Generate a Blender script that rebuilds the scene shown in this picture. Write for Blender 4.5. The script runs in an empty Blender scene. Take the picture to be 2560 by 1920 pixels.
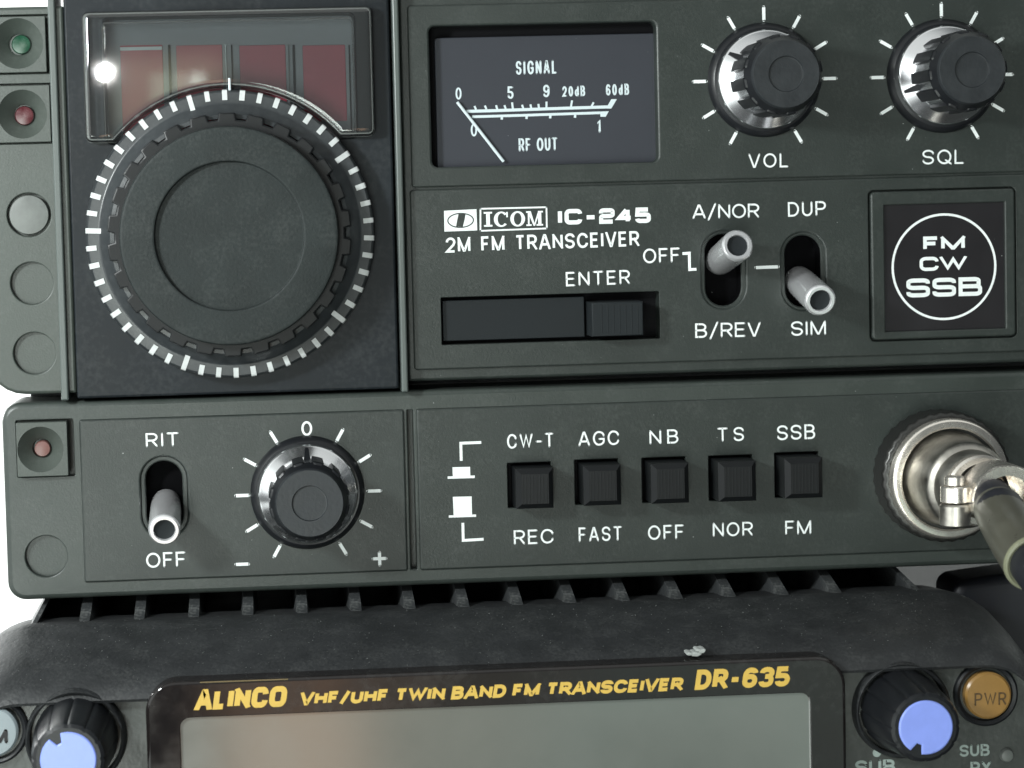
import bpy, math, random
import numpy as np
from mathutils import Vector, Matrix
from mathutils.geometry import tessellate_polygon
random.seed(7)
SC = bpy.context.scene
COL = SC.collection
MM = 0.001
# ------------------------------------------------------------------ camera
# panel frame (mm): u right, v up, w out of the radio fronts; world = (u, -w, v) mm
F_PX, PPX, PPY, DIST = 5300.0, 960.0, 850.0, 310.0
ROLL, YAW, PITCH = -0.02688, -0.05962, -0.05824
def rx(a):
    c, s = math.cos(a), math.sin(a); return np.array([[1,0,0],[0,c,-s],[0,s,c]])
def ry(a):
    c, s = math.cos(a), math.sin(a); return np.array([[c,0,s],[0,1,0],[-s,0,c]])
def rz(a):
    c, s = math.cos(a), math.sin(a); return np.array([[c,-s,0],[s,c,0],[0,0,1]])
CAMR = ry(YAW) @ rx(PITCH) @ rz(ROLL)
B = np.array([[1,0,0],[0,0,-1],[0,1,0]])
cam = bpy.data.cameras.new('camera'); camo = bpy.data.objects.new('camera', cam); COL.objects.link(camo)
m = (B @ CAMR).tolist()
camo.matrix_world = Matrix([m[0]+[0], m[1]+[-DIST*MM], m[2]+[0], [0,0,0,1]])
cam.sensor_fit = 'HORIZONTAL'; cam.sensor_width = 36; cam.lens = F_PX/2560*36
cam.shift_x = (1280-PPX)/2560; cam.shift_y = -(960-PPY)/2560
cam.clip_start = 0.005; cam.clip_end = 20
cam.dof.use_dof = True; cam.dof.focus_distance = 0.308; cam.dof.aperture_fstop = 38
SC.camera = camo
def P(x, y, w=0.0):
    """place on the plane w (mm) that a measured spot of the photograph lies on -> (u, v)"""
    d = CAMR @ np.array([(x-PPX)/F_PX, -(y-PPY)/F_PX, -1.0])
    t = (DIST-w)/-d[2]
    return float(d[0]*t), float(d[1]*t)
def U(x, y, w=0.0): return P(x, y, w)[0]
def V(x, y, w=0.0): return P(x, y, w)[1]
def S(px, w=0.0): return px*(DIST-w)/F_PX     # pixels -> mm at depth w

# ------------------------------------------------------------------ light
SC.view_settings.view_transform = 'Standard'; SC.view_settings.look = 'None'
SC.view_settings.exposure = 0.0; SC.view_settings.gamma = 1.0
SC.view_settings.use_curve_mapping = False
SC.render.engine = 'CYCLES'
SC.cycles.max_bounces = 10; SC.cycles.transparent_max_bounces = 16
world = bpy.data.worlds.new('World'); SC.world = world; world.use_nodes = True
wn = world.node_tree; wn.nodes.clear()
def N(nt, t, **kw):
    n = nt.nodes.new(t)
    for k, v in kw.items(): setattr(n, k, v)
    return n
def wmath(op, a, b=None):
    n = N(wn, 'ShaderNodeMath', operation=op)
    for i, q in enumerate((a, b)):
        if q is None: continue
        if isinstance(q, (int, float)): n.inputs[i].default_value = q
        else: wn.links.new(q, n.inputs[i])
    return n.outputs[0]
tc = N(wn, 'ShaderNodeTexCoord'); sp = N(wn, 'ShaderNodeSeparateXYZ')
wn.links.new(tc.outputs['Generated'], sp.inputs[0])
DX, DY, DZ = sp.outputs
def wbox(x0, x1, z0, z1, soft):
    """soft-edged patch of the room behind the camera, in direction x / z"""
    def ss(v, a, b):
        n = N(wn, 'ShaderNodeMapRange', interpolation_type='SMOOTHSTEP')
        wn.links.new(v, n.inputs['Value']); n.inputs['From Min'].default_value = a; n.inputs['From Max'].default_value = b
        return n.outputs['Result']
    a = wmath('MULTIPLY', ss(DX, x0-soft, x0+soft), ss(DX, x1+soft, x1-soft))
    b = wmath('MULTIPLY', ss(DZ, z0-soft, z0+soft), ss(DZ, z1+soft, z1-soft))
    return wmath('MULTIPLY', wmath('MULTIPLY', a, b), ss(DY, 0.1, -0.1))
def wmix(base, fac, colr):
    n = N(wn, 'ShaderNodeMix', data_type='RGBA')
    wn.links.new(fac, n.inputs[0])
    if isinstance(base, tuple): n.inputs[6].default_value = base
    else: wn.links.new(base, n.inputs[6])
    n.inputs[7].default_value = colr
    return n.outputs[2]
c = wmix((0.07,0.077,0.081,1), wbox(-1.4,-0.55,-0.6,0.9,0.15), (1.7,1.8,1.75,1))
c = wmix(c, wbox(-1.2,1.2,0.5,1.4,0.12), (0.75,0.78,0.76,1))
c = wmix(c, wbox(-0.34,-0.098,-0.5,0.01,0.035), (9.5,10.4,9.8,1))      # bright side of the room
c = wmix(c, wbox(-0.022,0.05,-0.6,-0.14,0.02), (1.9,1.25,0.85,1))                         # tan furniture low in the room
c = wmix(c, wbox(0.05,0.13,-0.6,-0.14,0.03), (0.50,0.50,0.42,1))
c = wmix(c, wbox(0.13,0.34,-0.6,-0.13,0.03), (0.62,0.78,0.70,1))
c = wmix(c, wbox(0.15,0.235,-0.6,-0.236,0.012), (0.16,0.21,0.19,1))
c = wmix(c, wbox(-0.062,-0.012,0.045,0.077,0.008), (0.75,0.70,0.45,1))                      # the room's far window
c = wmix(c, wbox(-0.028,-0.021,0.050,0.069,0.001), (4.0,4.2,3.6,1))
c = wmix(c, wbox(-0.034,-0.031,0.052,0.069,0.001), (3.0,3.0,2.3,1))
c = wmix(c, wbox(-0.046,-0.037,0.050,0.069,0.002), (1.6,1.8,1.3,1))
bg = N(wn, 'ShaderNodeBackground'); bg.inputs['Strength'].default_value = 1.0
wn.links.new(c, bg.inputs['Color'])
wo = N(wn, 'ShaderNodeOutputWorld'); wn.links.new(bg.outputs[0], wo.inputs['Surface'])

def lamp(name, u, v, w, size, power, color, target=(40,-20,0), shape='DISK'):
    L = bpy.data.lights.new(name, 'AREA'); L.shape = shape; L.size = size*MM; L.energy = power; L.color = color
    o = bpy.data.objects.new(name, L); COL.objects.link(o)
    o.location = (u*MM, -w*MM, v*MM)
    d = Vector((target[0]*MM, -target[2]*MM, target[1]*MM)) - o.location
    o.rotation_euler = d.to_track_quat('-Z', 'Y').to_euler()
    return o
lamp('window_light', -130, 52, 152, 26, 0.50, (0.95,1.0,0.99))
lamp('ceiling_lamp', -88, 92, 1000, 4.5, 0.45, (1.0,0.98,0.95))
lamp('wall_fill', -420, 60, -280, 160, 4.2, (1.0,1.0,1.0), (-90,-40,-420))  # unseen area light added behind the radios to brighten the wall

# ------------------------------------------------------------------ materials
def mat(name, base, rough=0.5, metal=0.0, spec=0.5, grain=0.0, gscale=4000, var=0.0, vscale=60, dust=0.0, dscale=900, coat=0.0, aniso=None, emis=None):
    mt = bpy.data.materials.new(name); mt.use_nodes = True
    nt = mt.node_tree; p = nt.nodes['Principled BSDF']
    b4 = tuple(base)+(1,)
    p.inputs['Base Color'].default_value = b4
    p.inputs['Roughness'].default_value = rough; p.inputs['Metallic'].default_value = metal
    p.inputs['Specular IOR Level'].default_value = spec
    p.inputs['Coat Weight'].default_value = coat; p.inputs['Coat Roughness'].default_value = 0.05
    tcn = N(nt, 'ShaderNodeTexCoord'); L = nt.links
    src = None
    if var > 0:
        no = N(nt, 'ShaderNodeTexNoise'); no.inputs['Scale'].default_value = vscale; no.inputs['Detail'].default_value = 6; no.inputs['Roughness'].default_value = 0.65
        L.new(tcn.outputs['Object'], no.inputs['Vector'])
        mr = N(nt, 'ShaderNodeMapRange'); mr.inputs['From Min'].default_value = 0.3; mr.inputs['From Max'].default_value = 0.7
        mr.inputs['To Min'].default_value = 1-var; mr.inputs['To Max'].default_value = 1+var
        L.new(no.outputs['Fac'], mr.inputs['Value'])
        mx = N(nt, 'ShaderNodeMix', data_type='RGBA', blend_type='MULTIPLY'); mx.inputs[0].default_value = 1
        mx.inputs[6].default_value = b4; L.new(mr.outputs[0], mx.inputs[7]); src = mx.outputs[2]
        rr_ = N(nt, 'ShaderNodeMapRange'); rr_.inputs['From Min'].default_value = 0.3; rr_.inputs['From Max'].default_value = 0.7
        rr_.inputs['To Min'].default_value = max(0.02, rough-0.10*min(1, var*6)); rr_.inputs['To Max'].default_value = min(1, rough+0.10*min(1, var*6))
        L.new(no.outputs['Fac'], rr_.inputs['Value']); L.new(rr_.outputs[0], p.inputs['Roughness'])
    if dust > 0:
        vo = N(nt, 'ShaderNodeTexNoise'); vo.inputs['Scale'].default_value = dscale; vo.inputs['Detail'].default_value = 3
        L.new(tcn.outputs['Object'], vo.inputs['Vector'])
        v2 = N(nt, 'ShaderNodeTexNoise'); v2.inputs['Scale'].default_value = dscale/9; v2.inputs['Detail'].default_value = 4
        L.new(tcn.outputs['Object'], v2.inputs['Vector'])
        m2 = N(nt, 'ShaderNodeMath', operation='MULTIPLY'); L.new(vo.outputs['Fac'], m2.inputs[0]); L.new(v2.outputs['Fac'], m2.inputs[1])
        r2 = N(nt, 'ShaderNodeMapRange'); r2.inputs['From Min'].default_value = 0.24; r2.inputs['From Max'].default_value = 0.46
        r2.inputs['To Min'].default_value = 0; r2.inputs['To Max'].default_value = dust
        L.new(m2.outputs[0], r2.inputs['Value'])
        mx = N(nt, 'ShaderNodeMix', data_type='RGBA'); L.new(r2.outputs[0], mx.inputs[0])
        if src is None: mx.inputs[6].default_value = b4
        else: L.new(src, mx.inputs[6])
        mx.inputs[7].default_value = (0.30,0.31,0.30,1); src = mx.outputs[2]
    if src is not None: L.new(src, p.inputs['Base Color'])
    if grain > 0:
        g = N(nt, 'ShaderNodeTexNoise'); g.inputs['Scale'].default_value = gscale; g.inputs['Detail'].default_value = 2
        L.new(tcn.outputs['Object'], g.inputs['Vector'])
        bm = N(nt, 'ShaderNodeBump'); bm.inputs['Strength'].default_value = grain; bm.inputs['Distance'].default_value = 0.0001
        L.new(g.outputs['Fac'], bm.inputs['Height']); L.new(bm.outputs[0], p.inputs['Normal'])
    if emis:
        p.inputs['Emission Color'].default_value = tuple(emis[0])+(1,); p.inputs['Emission Strength'].default_value = emis[1]
    return mt
def clear_plastic(name):
    mt = bpy.data.materials.new(name); mt.use_nodes = True; nt = mt.node_tree
    nt.nodes.clear(); o = N(nt, 'ShaderNodeOutputMaterial')
    t = N(nt, 'ShaderNodeBsdfTransparent'); t.inputs[0].default_value = (0.93,0.95,0.95,1)
    g = N(nt, 'ShaderNodeBsdfGlossy'); g.inputs['Roughness'].default_value = 0.015
    fr = N(nt, 'ShaderNodeFresnel'); fr.inputs['IOR'].default_value = 1.75
    mx = N(nt, 'ShaderNodeMixShader'); df = N(nt, 'ShaderNodeBsdfDiffuse'); df.inputs[0].default_value = (0.7,0.72,0.72,1); hz = N(nt, 'ShaderNodeMixShader'); hz.inputs[0].default_value = 0.022
    nt.links.new(t.outputs[0], hz.inputs[1]); nt.links.new(df.outputs[0], hz.inputs[2])
    nt.links.new(fr.outputs[0], mx.inputs[0]); nt.links.new(hz.outputs[0], mx.inputs[1]); nt.links.new(g.outputs[0], mx.inputs[2])
    nt.links.new(mx.outputs[0], o.inputs['Surface'])
    return mt
def glint_material(name):
    # half see-through pale colour standing in for light reflected along the cover's edges
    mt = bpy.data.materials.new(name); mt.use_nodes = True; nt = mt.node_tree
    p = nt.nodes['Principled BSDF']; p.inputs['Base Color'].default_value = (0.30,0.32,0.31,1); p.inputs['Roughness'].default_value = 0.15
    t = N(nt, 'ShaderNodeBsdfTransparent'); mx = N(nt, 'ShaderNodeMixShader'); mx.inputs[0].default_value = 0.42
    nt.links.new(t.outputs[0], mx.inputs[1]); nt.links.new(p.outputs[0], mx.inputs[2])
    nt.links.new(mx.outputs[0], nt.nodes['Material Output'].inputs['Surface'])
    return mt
M = dict(
    grey   = mat('grey_plastic', (0.0245,0.0305,0.028), 0.38, grain=0.2, gscale=3500, var=0.09, vscale=70, spec=0.42, dust=0.05, dscale=1900),
    side   = mat('side_grey_plastic', (0.046,0.056,0.049), 0.42, grain=0.2, gscale=3500, var=0.10, vscale=90, dust=0.05, dscale=1900),
    grey2  = mat('front_plate_grey', (0.034,0.042,0.038), 0.38, grain=0.2, gscale=3500, var=0.10, vscale=80, spec=0.45, dust=0.05, dscale=1900),
    case   = mat('case_paint', (0.03,0.033,0.034), 0.6, grain=0.3, var=0.1),
    black  = mat('black_plastic', (0.010,0.013,0.016), 0.42, grain=0.10, gscale=2500, var=0.2, vscale=60, dust=0.04, dscale=1200, spec=0.2),
    trim   = mat('grey_trim', (0.08,0.095,0.09), 0.35, grain=0.1),
    dial   = mat('dial_black', (0.026,0.030,0.033), 0.36, grain=0.12, gscale=3000, var=0.15, vscale=90, dust=0.04, dscale=1500, spec=0.5),
    face   = mat('dial_face_grey', (0.020,0.0245,0.0245), 0.55, grain=0.45, gscale=2600, var=0.2, vscale=130, dust=0.05, dscale=1900, spec=0.18),
    slotm  =mat('slot_black', (0.010,0.013,0.015), 0.6, grain=0.1, var=0.15, spec=0.25),
    grip   = mat('grip_black', (0.006,0.007,0.008), 0.42, spec=0.28, grain=0.05),
    pitch  =mat('dark_void', (0.0025,0.0025,0.003), 0.8, spec=0.05),
    knobblk=mat('knob_black', (0.009,0.010,0.012), 0.34, grain=0.1, var=0.1, spec=0.35),
    knobface=mat('knob_face', (0.022,0.025,0.028), 0.45, grain=0.3, gscale=1800, var=0.2, vscale=300, spec=0.35),
    chrome = mat('satin_chrome', (0.84,0.85,0.87), 0.22, metal=1.0, grain=0.03, gscale=1500),
    alu    = mat('lever_aluminium', (0.82,0.82,0.84), 0.24, metal=0.7, grain=0.015, gscale=3000),
    nickel = mat('nickel', (0.45,0.43,0.39), 0.38, metal=1.0, grain=0.3, gscale=900, var=0.35, vscale=250),
    nickel2= mat('bright_nickel', (0.88,0.83,0.76), 0.26, metal=0.9, grain=0.1, gscale=900, var=0.08, vscale=300),
    knurl  = mat('dull_knurled_metal', (0.05,0.05,0.048), 0.36, metal=0.7, grain=0.3, gscale=1800, var=0.25),
    ink    = mat('white_ink', (0.78,0.82,0.82), 0.5, var=0.06, vscale=600),
    tick   = mat('white_paint_tick', (0.50,0.52,0.52), 0.5, var=0.10, vscale=900),
    meterink=mat('pale_meter_ink', (0.56,0.64,0.67), 0.5),
    meterface= mat('meter_face_slate', (0.031,0.034,0.043), 0.5, grain=0.1, var=0.06, spec=0.3),
    badge  =mat('badge_black', (0.011,0.010,0.012), 0.45, grain=0.1, var=0.15, spec=0.3),
    redwin = mat('red_filter', (0.33,0.045,0.075), 0.35, var=0.12, vscale=90),
    tray   = mat('display_tray', (0.20,0.22,0.245), 0.45, grain=0.1),
    green  = mat('green_led', (0.006,0.050,0.025), 0.22, var=0.2, vscale=600, spec=0.5),
    red    = mat('red_led', (0.065,0.010,0.014), 0.22, var=0.2, vscale=600, spec=0.5),
    pink   = mat('pale_pink_led', (0.15,0.07,0.062), 0.3, var=0.1, vscale=600, spec=0.4),
    lens   = mat('cloudy_lens', (0.115,0.125,0.118), 0.42, var=0.25, vscale=300),
    ablack = mat('lower_radio_black', (0.015,0.0165,0.018), 0.52, grain=0.8, gscale=1600, var=0.2, vscale=200, dust=0.07, dscale=2600),
    finblk = mat('dusty_fin_black', (0.030,0.033,0.035), 0.6, grain=0.8, gscale=1600, var=0.25, vscale=200, dust=0.35, dscale=1700),
    aface  = mat('lower_radio_face', (0.042,0.047,0.044), 0.38, grain=0.5, gscale=1200, var=0.25, vscale=120, dust=0.10, dscale=1200),
    gloss  = mat('gloss_black', (0.012,0.010,0.010), 0.10, var=0.2, vscale=90, dust=0.04),
    lcd    = mat('lcd_grey', (0.108,0.115,0.104), 0.14, var=0.08, vscale=45, spec=1.0, coat=1.0),
    gold   = mat('yellow_ink', (0.60,0.395,0.07), 0.5, var=0.06, vscale=500),
    blue   = mat('periwinkle_cap', (0.23,0.31,0.78), 0.30, spec=0.5, var=0.06, vscale=300),
    orange = mat('orange_button', (0.27,0.15,0.042), 0.32, var=0.1, vscale=200),
    mgrey  = mat('blue_grey_button', (0.22,0.26,0.28), 0.4, var=0.06, vscale=200),
    brown  = mat('brown_ink', (0.075,0.042,0.014), 0.5),
    dimink = mat('dim_ink', (0.28,0.34,0.32), 0.5),
    olive  = mat('olive_sleeve', (0.082,0.08,0.062), 0.34, grain=0.15, var=0.2, vscale=120, coat=0.2),
    palesl = mat('pale_sleeve_rim', (0.20,0.205,0.135), 0.4),
    rubber = mat('black_rubber', (0.012,0.013,0.018), 0.45, grain=0.2, var=0.2),
    glintcl  = glint_material('pale_edge_glint'),
    faint  = mat('faint_ink', (0.13,0.09,0.03), 0.5),
    well   = mat('well_black', (0.004,0.004,0.005), 0.7, spec=0.1),
    wall   = mat('white_wall', (0.88,0.90,0.89), 0.8, grain=0.2, gscale=300, var=0.02),
    desk   = mat('desk_top', (0.035,0.035,0.035), 0.5, grain=0.2, var=0.1),
    fluff  = mat('pale_dust', (0.34,0.36,0.35), 0.8),
    clear  = clear_plastic('clear_plastic'),
)

# ------------------------------------------------------------------ mesh helpers
class MB:
    def __init__(s): s.v = []; s.f = []; s.T = None
    def add(s, pts):
        i = len(s.v)
        for p in pts: s.v.append(s.T(p) if s.T else tuple(p))
        return list(range(i, i+len(pts)))
    def strip(s, a, b, closed=True):
        n = len(a)
        for i in range(n if closed else n-1):
            j = (i+1) % n; s.f.append((a[i], a[j], b[j], b[i]))
def frame(c, axis, up=(0,1,0)):
    """transform taking local (a,b,c) with c along axis to panel space"""
    z = Vector(axis).normalized(); x = Vector(up).cross(z).normalized(); y = z.cross(x)
    c = Vector(c)
    return lambda p: tuple(c + x*p[0] + y*p[1] + z*p[2])
WL = {}
def build(name, mb, mt, parent=None, label=None, ang=38, wn=True):
    w = [(u*MM, -q*MM, v*MM) for u, v, q in mb.v]
    a = np.array(w); c = (a.min(0)+a.max(0))/2
    me = bpy.data.meshes.new(name); me.from_pydata((a-c).tolist(), [], mb.f); me.validate(); me.update()
    flat = [abs(p.normal.y) < 0.99999 for p in me.polygons]
    me.polygons.foreach_set('use_smooth', [True]*len(flat)); me.set_sharp_from_angle(angle=math.radians(ang))
    me.polygons.foreach_set('use_smooth', flat)
    me.materials.append(mt if not isinstance(mt, str) else M[mt])
    o = bpy.data.objects.new(name, me); COL.objects.link(o)
    if wn: wnm = o.modifiers.new('weighted_normals', 'WEIGHTED_NORMAL'); wnm.keep_sharp = True; wnm.weight = 90
    WL[o] = Vector(c)
    if parent: o.parent = parent; o.location = WL[o]-WL[parent]
    else: o.location = c
    if label: o['label'] = label
    return o
def thing(name, label, cat, at, group=None):
    o = bpy.data.objects.new(name, None); COL.objects.link(o); o.empty_display_size = 0.01
    o.location = (at[0]*MM, -at[2]*MM, at[1]*MM); WL[o] = Vector(o.location)
    o['label'] = label; o['category'] = cat
    if group: o['group'] = group
    return o
def rr(u0, v0, u1, v1, r, n=6):
    """rounded rectangle, counter-clockwise from the front"""
    u0, u1 = min(u0,u1), max(u0,u1); v0, v1 = min(v0,v1), max(v0,v1)
    rs = r if isinstance(r, (list, tuple)) else (r,)*4      # bl, br, tr, tl
    out = []
    for (cx, cy, sx, sy, a0), q in zip(((u0,v0,1,1,180),(u1,v0,-1,1,270),(u1,v1,-1,-1,0),(u0,v1,1,-1,90)), rs):
        if q < 1e-4: out.append((cx, cy)); continue
        for k in range(n+1):
            a = math.radians(a0+90*k/n); out.append((cx+sx*q+q*math.cos(a), cy+sy*q+q*math.sin(a)))
    return out
def circ(c, r, n=48, a0=0): return [(c[0]+r*math.cos(a0+2*math.pi*k/n), c[1]+r*math.sin(a0+2*math.pi*k/n)) for k in range(n)]
def stad(c, w, h, n=12):
    r = w/2; k = h/2-r; o = []
    for i in range(n+1): a = math.pi*i/n; o.append((c[0]+r*math.cos(a), c[1]+k+r*math.sin(a)))
    for i in range(n+1): a = math.pi+math.pi*i/n; o.append((c[0]+r*math.cos(a), c[1]-k+r*math.sin(a)))
    return o
def inset(loop, d):
    n = len(loop); out = []
    for i in range(n):
        p0, p1, p2 = (Vector(loop[(i+k) % n]) for k in (-1, 0, 1))
        a = (p1-p0); b = (p2-p1)
        if a.length < 1e-9 or b.length < 1e-9: out.append(tuple(p1)); continue
        a.normalize(); b.normalize()
        na, nb = Vector((-a.y, a.x)), Vector((-b.y, b.x)); mv = na+nb
        if mv.length < 1e-6: mv = na
        mv.normalize(); k = max(0.35, mv.dot(na))
        out.append(tuple(p1+mv*(d/k)))
    # where a corner arc is tighter than the offset its points cross over: gather each such run in one spot
    bad = []
    for i in range(n):
        j = (i+1) % n
        e0 = (loop[j][0]-loop[i][0], loop[j][1]-loop[i][1]); e1 = (out[j][0]-out[i][0], out[j][1]-out[i][1])
        bad.append(e0[0]*e1[0]+e0[1]*e1[1] < 0)
    i = 0
    while i < n:
        if bad[i] and not bad[i-1]:
            run = [i]; j = i
            while bad[j % n]: run.append((j+1) % n); j += 1
            cx = sum(out[q][0] for q in run)/len(run); cy = sum(out[q][1] for q in run)/len(run)
            for q in run: out[q] = (cx, cy)
            i = max(i+1, j)
        else: i += 1
    return out
def prism(mb, loop, w0, w1, bev=0.0, seg=3, back=False, cap=True):
    L = lambda lp, w: mb.add([(p[0], p[1], w) for p in lp])
    rings = [L(loop, w0)]
    if bev > 0:
        for k in range(seg+1):
            a = math.pi/2*k/seg
            rings.append(L(inset(loop, bev*(1-math.cos(a))), w1-bev+bev*math.sin(a)))
    else: rings.append(L(loop, w1))
    for a, b in zip(rings, rings[1:]): mb.strip(a, b)
    if cap: mb.f.append(tuple(rings[-1]))
    if back: mb.f.append(tuple(reversed(rings[0])))
    return rings[-1]
def plate(mb, loop, holes, w0, w1, bev=0.3, seg=3):
    """front plate with real openings: holes = (loop, depth, bevel, floor?)"""
    L = lambda lp, w: mb.add([(p[0], p[1], w) for p in lp])
    top = prism(mb, loop, w0, w1, bev, seg, cap=False)
    loops2 = [[tuple(p) for p in inset(loop, bev)]] ; idx = list(top)
    for hl, dep, hb, floor in holes:
        prev = None
        if hb > 0:
            for k in range(seg+1):
                a = math.pi/2*k/seg
                r = L(inset(hl, -hb*(1-math.sin(a))), w1-hb*(1-math.cos(a)))
                if k == 0: idx += r; loops2.append([tuple(p) for p in inset(hl, -hb)])
                else: mb.strip(r, prev) if False else mb.strip(list(prev), list(r)) if False else mb.f.extend([(prev[(i+1) % len(r)], prev[i], r[i], r[(i+1) % len(r)]) for i in range(len(r))])
                prev = r
        else:
            prev = L(hl, w1); idx += prev; loops2.append([tuple(p) for p in hl])
        bt = L(hl, w1-dep)
        n = len(bt)
        mb.f.extend([(prev[(i+1) % n], prev[i], bt[i], bt[(i+1) % n]) for i in range(n)])
        if floor: mb.f.append(tuple(bt))
    flat = [p for l in loops2 for p in l]
    tris = tessellate_polygon([[Vector((p[0], p[1], 0)) for p in l] for l in loops2])
    for t in tris:
        a, b, c_ = (flat[i] for i in t)
        ar = (b[0]-a[0])*(c_[1]-a[1])-(b[1]-a[1])*(c_[0]-a[0])
        if abs(ar) < 1e-10: continue
        t = tuple(idx[i] for i in t)
        mb.f.append(t if ar > 0 else t[::-1])
def lathe(mb, prof, c=(0,0), n=64):
    rings = []
    for r, w in prof:
        if r < 1e-6: rings.append(mb.add([(c[0], c[1], w)]))
        else: rings.append(mb.add([(c[0]+r*math.cos(2*math.pi*k/n), c[1]+r*math.sin(2*math.pi*k/n), w) for k in range(n)]))
    for a, b in zip(rings, rings[1:]):
        if len(a) == 1 and len(b) == 1: continue
        if len(b) == 1: mb.f.extend([(a[i], a[(i+1) % n], b[0]) for i in range(n)])
        elif len(a) == 1: mb.f.extend([(b[(i+1) % n], b[i], a[0]) for i in range(n)])
        else: mb.strip(a, b)
def tube(mb, pts, rad, n=24, caps=True):
    pts = [Vector(p) for p in pts]; rings = []
    x = None
    for i, p in enumerate(pts):
        t = (pts[min(i+1, len(pts)-1)]-pts[max(i-1, 0)]).normalized()
        if x is None: x = Vector((0,1,0.13)).cross(t).normalized()
        else: x = (x-t*x.dot(t)).normalized()
        y = t.cross(x); r = rad[i] if isinstance(rad, (list, tuple)) else rad
        rings.append(mb.add([tuple(p+x*r*math.cos(2*math.pi*k/n)+y*r*math.sin(2*math.pi*k/n)) for k in range(n)]))
    for a, b in zip(rings, rings[1:]): mb.strip(a, b)
    if caps: mb.f.append(tuple(reversed(rings[0]))); mb.f.append(tuple(rings[-1]))
def spline(ps, n=8):
    ps = [Vector(p) for p in ps]; out = []
    q = [ps[0]*2-ps[1]]+ps+[ps[-1]*2-ps[-2]]
    for i in range(1, len(q)-2):
        for k in range(n):
            t = k/n; a, b, c_, d = q[i-1], q[i], q[i+1], q[i+2]
            out.append(0.5*((2*b)+(c_-a)*t+(2*a-5*b+4*c_-d)*t*t+(3*b-a-3*c_+d)*t**3))
    out.append(ps[-1]); return out

# ------------------------------------------------------------------ lettering: stroke glyphs
def fil(pts, closed=False):
    """points (x,y) or corners (x,y,rx,ry): axis-aligned corners become quarter ellipses"""
    n = len(pts); out = []
    for i, p in enumerate(pts):
        if len(p) == 2: out.append((p[0], p[1])); continue
        x, y, rx_, ry_ = p; a = pts[(i-1) % n]; b = pts[(i+1) % n]
        if abs(a[1]-y) < 1e-6: s = (math.copysign(rx_, a[0]-x), 0); e = (0, math.copysign(ry_, b[1]-y))
        else: s = (0, math.copysign(ry_, a[1]-y)); e = (math.copysign(rx_, b[0]-x), 0)
        cx, cy = x+s[0]+e[0], y+s[1]+e[1]
        for k in range(8):
            t = math.pi/2*k/7
            out.append((cx-e[0]*math.cos(t)-s[0]*math.sin(t), cy-e[1]*math.cos(t)-s[1]*math.sin(t)))
    res = [out[0]]
    for p in out[1:]:
        if math.hypot(p[0]-res[-1][0], p[1]-res[-1][1]) > 1e-5: res.append(p)
    if closed and math.hypot(res[0][0]-res[-1][0], res[0][1]-res[-1][1]) < 1e-5: res.pop()
    return (res, closed)
WID = {'I':0.0,'1':0.28,'-':0.40,'/':0.42,' ':0.30,'M':0.80,'W':1.0,'O':0.74,'Q':0.74,'C':0.68,'G':0.70,'D':0.62,'E':0.50,'F':0.48,'L':0.46,'T':0.58,'A':0.70,'V':0.66,'d':0.48,'+':0.6,'X':0.6,'N':0.62,'H':0.60}
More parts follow.
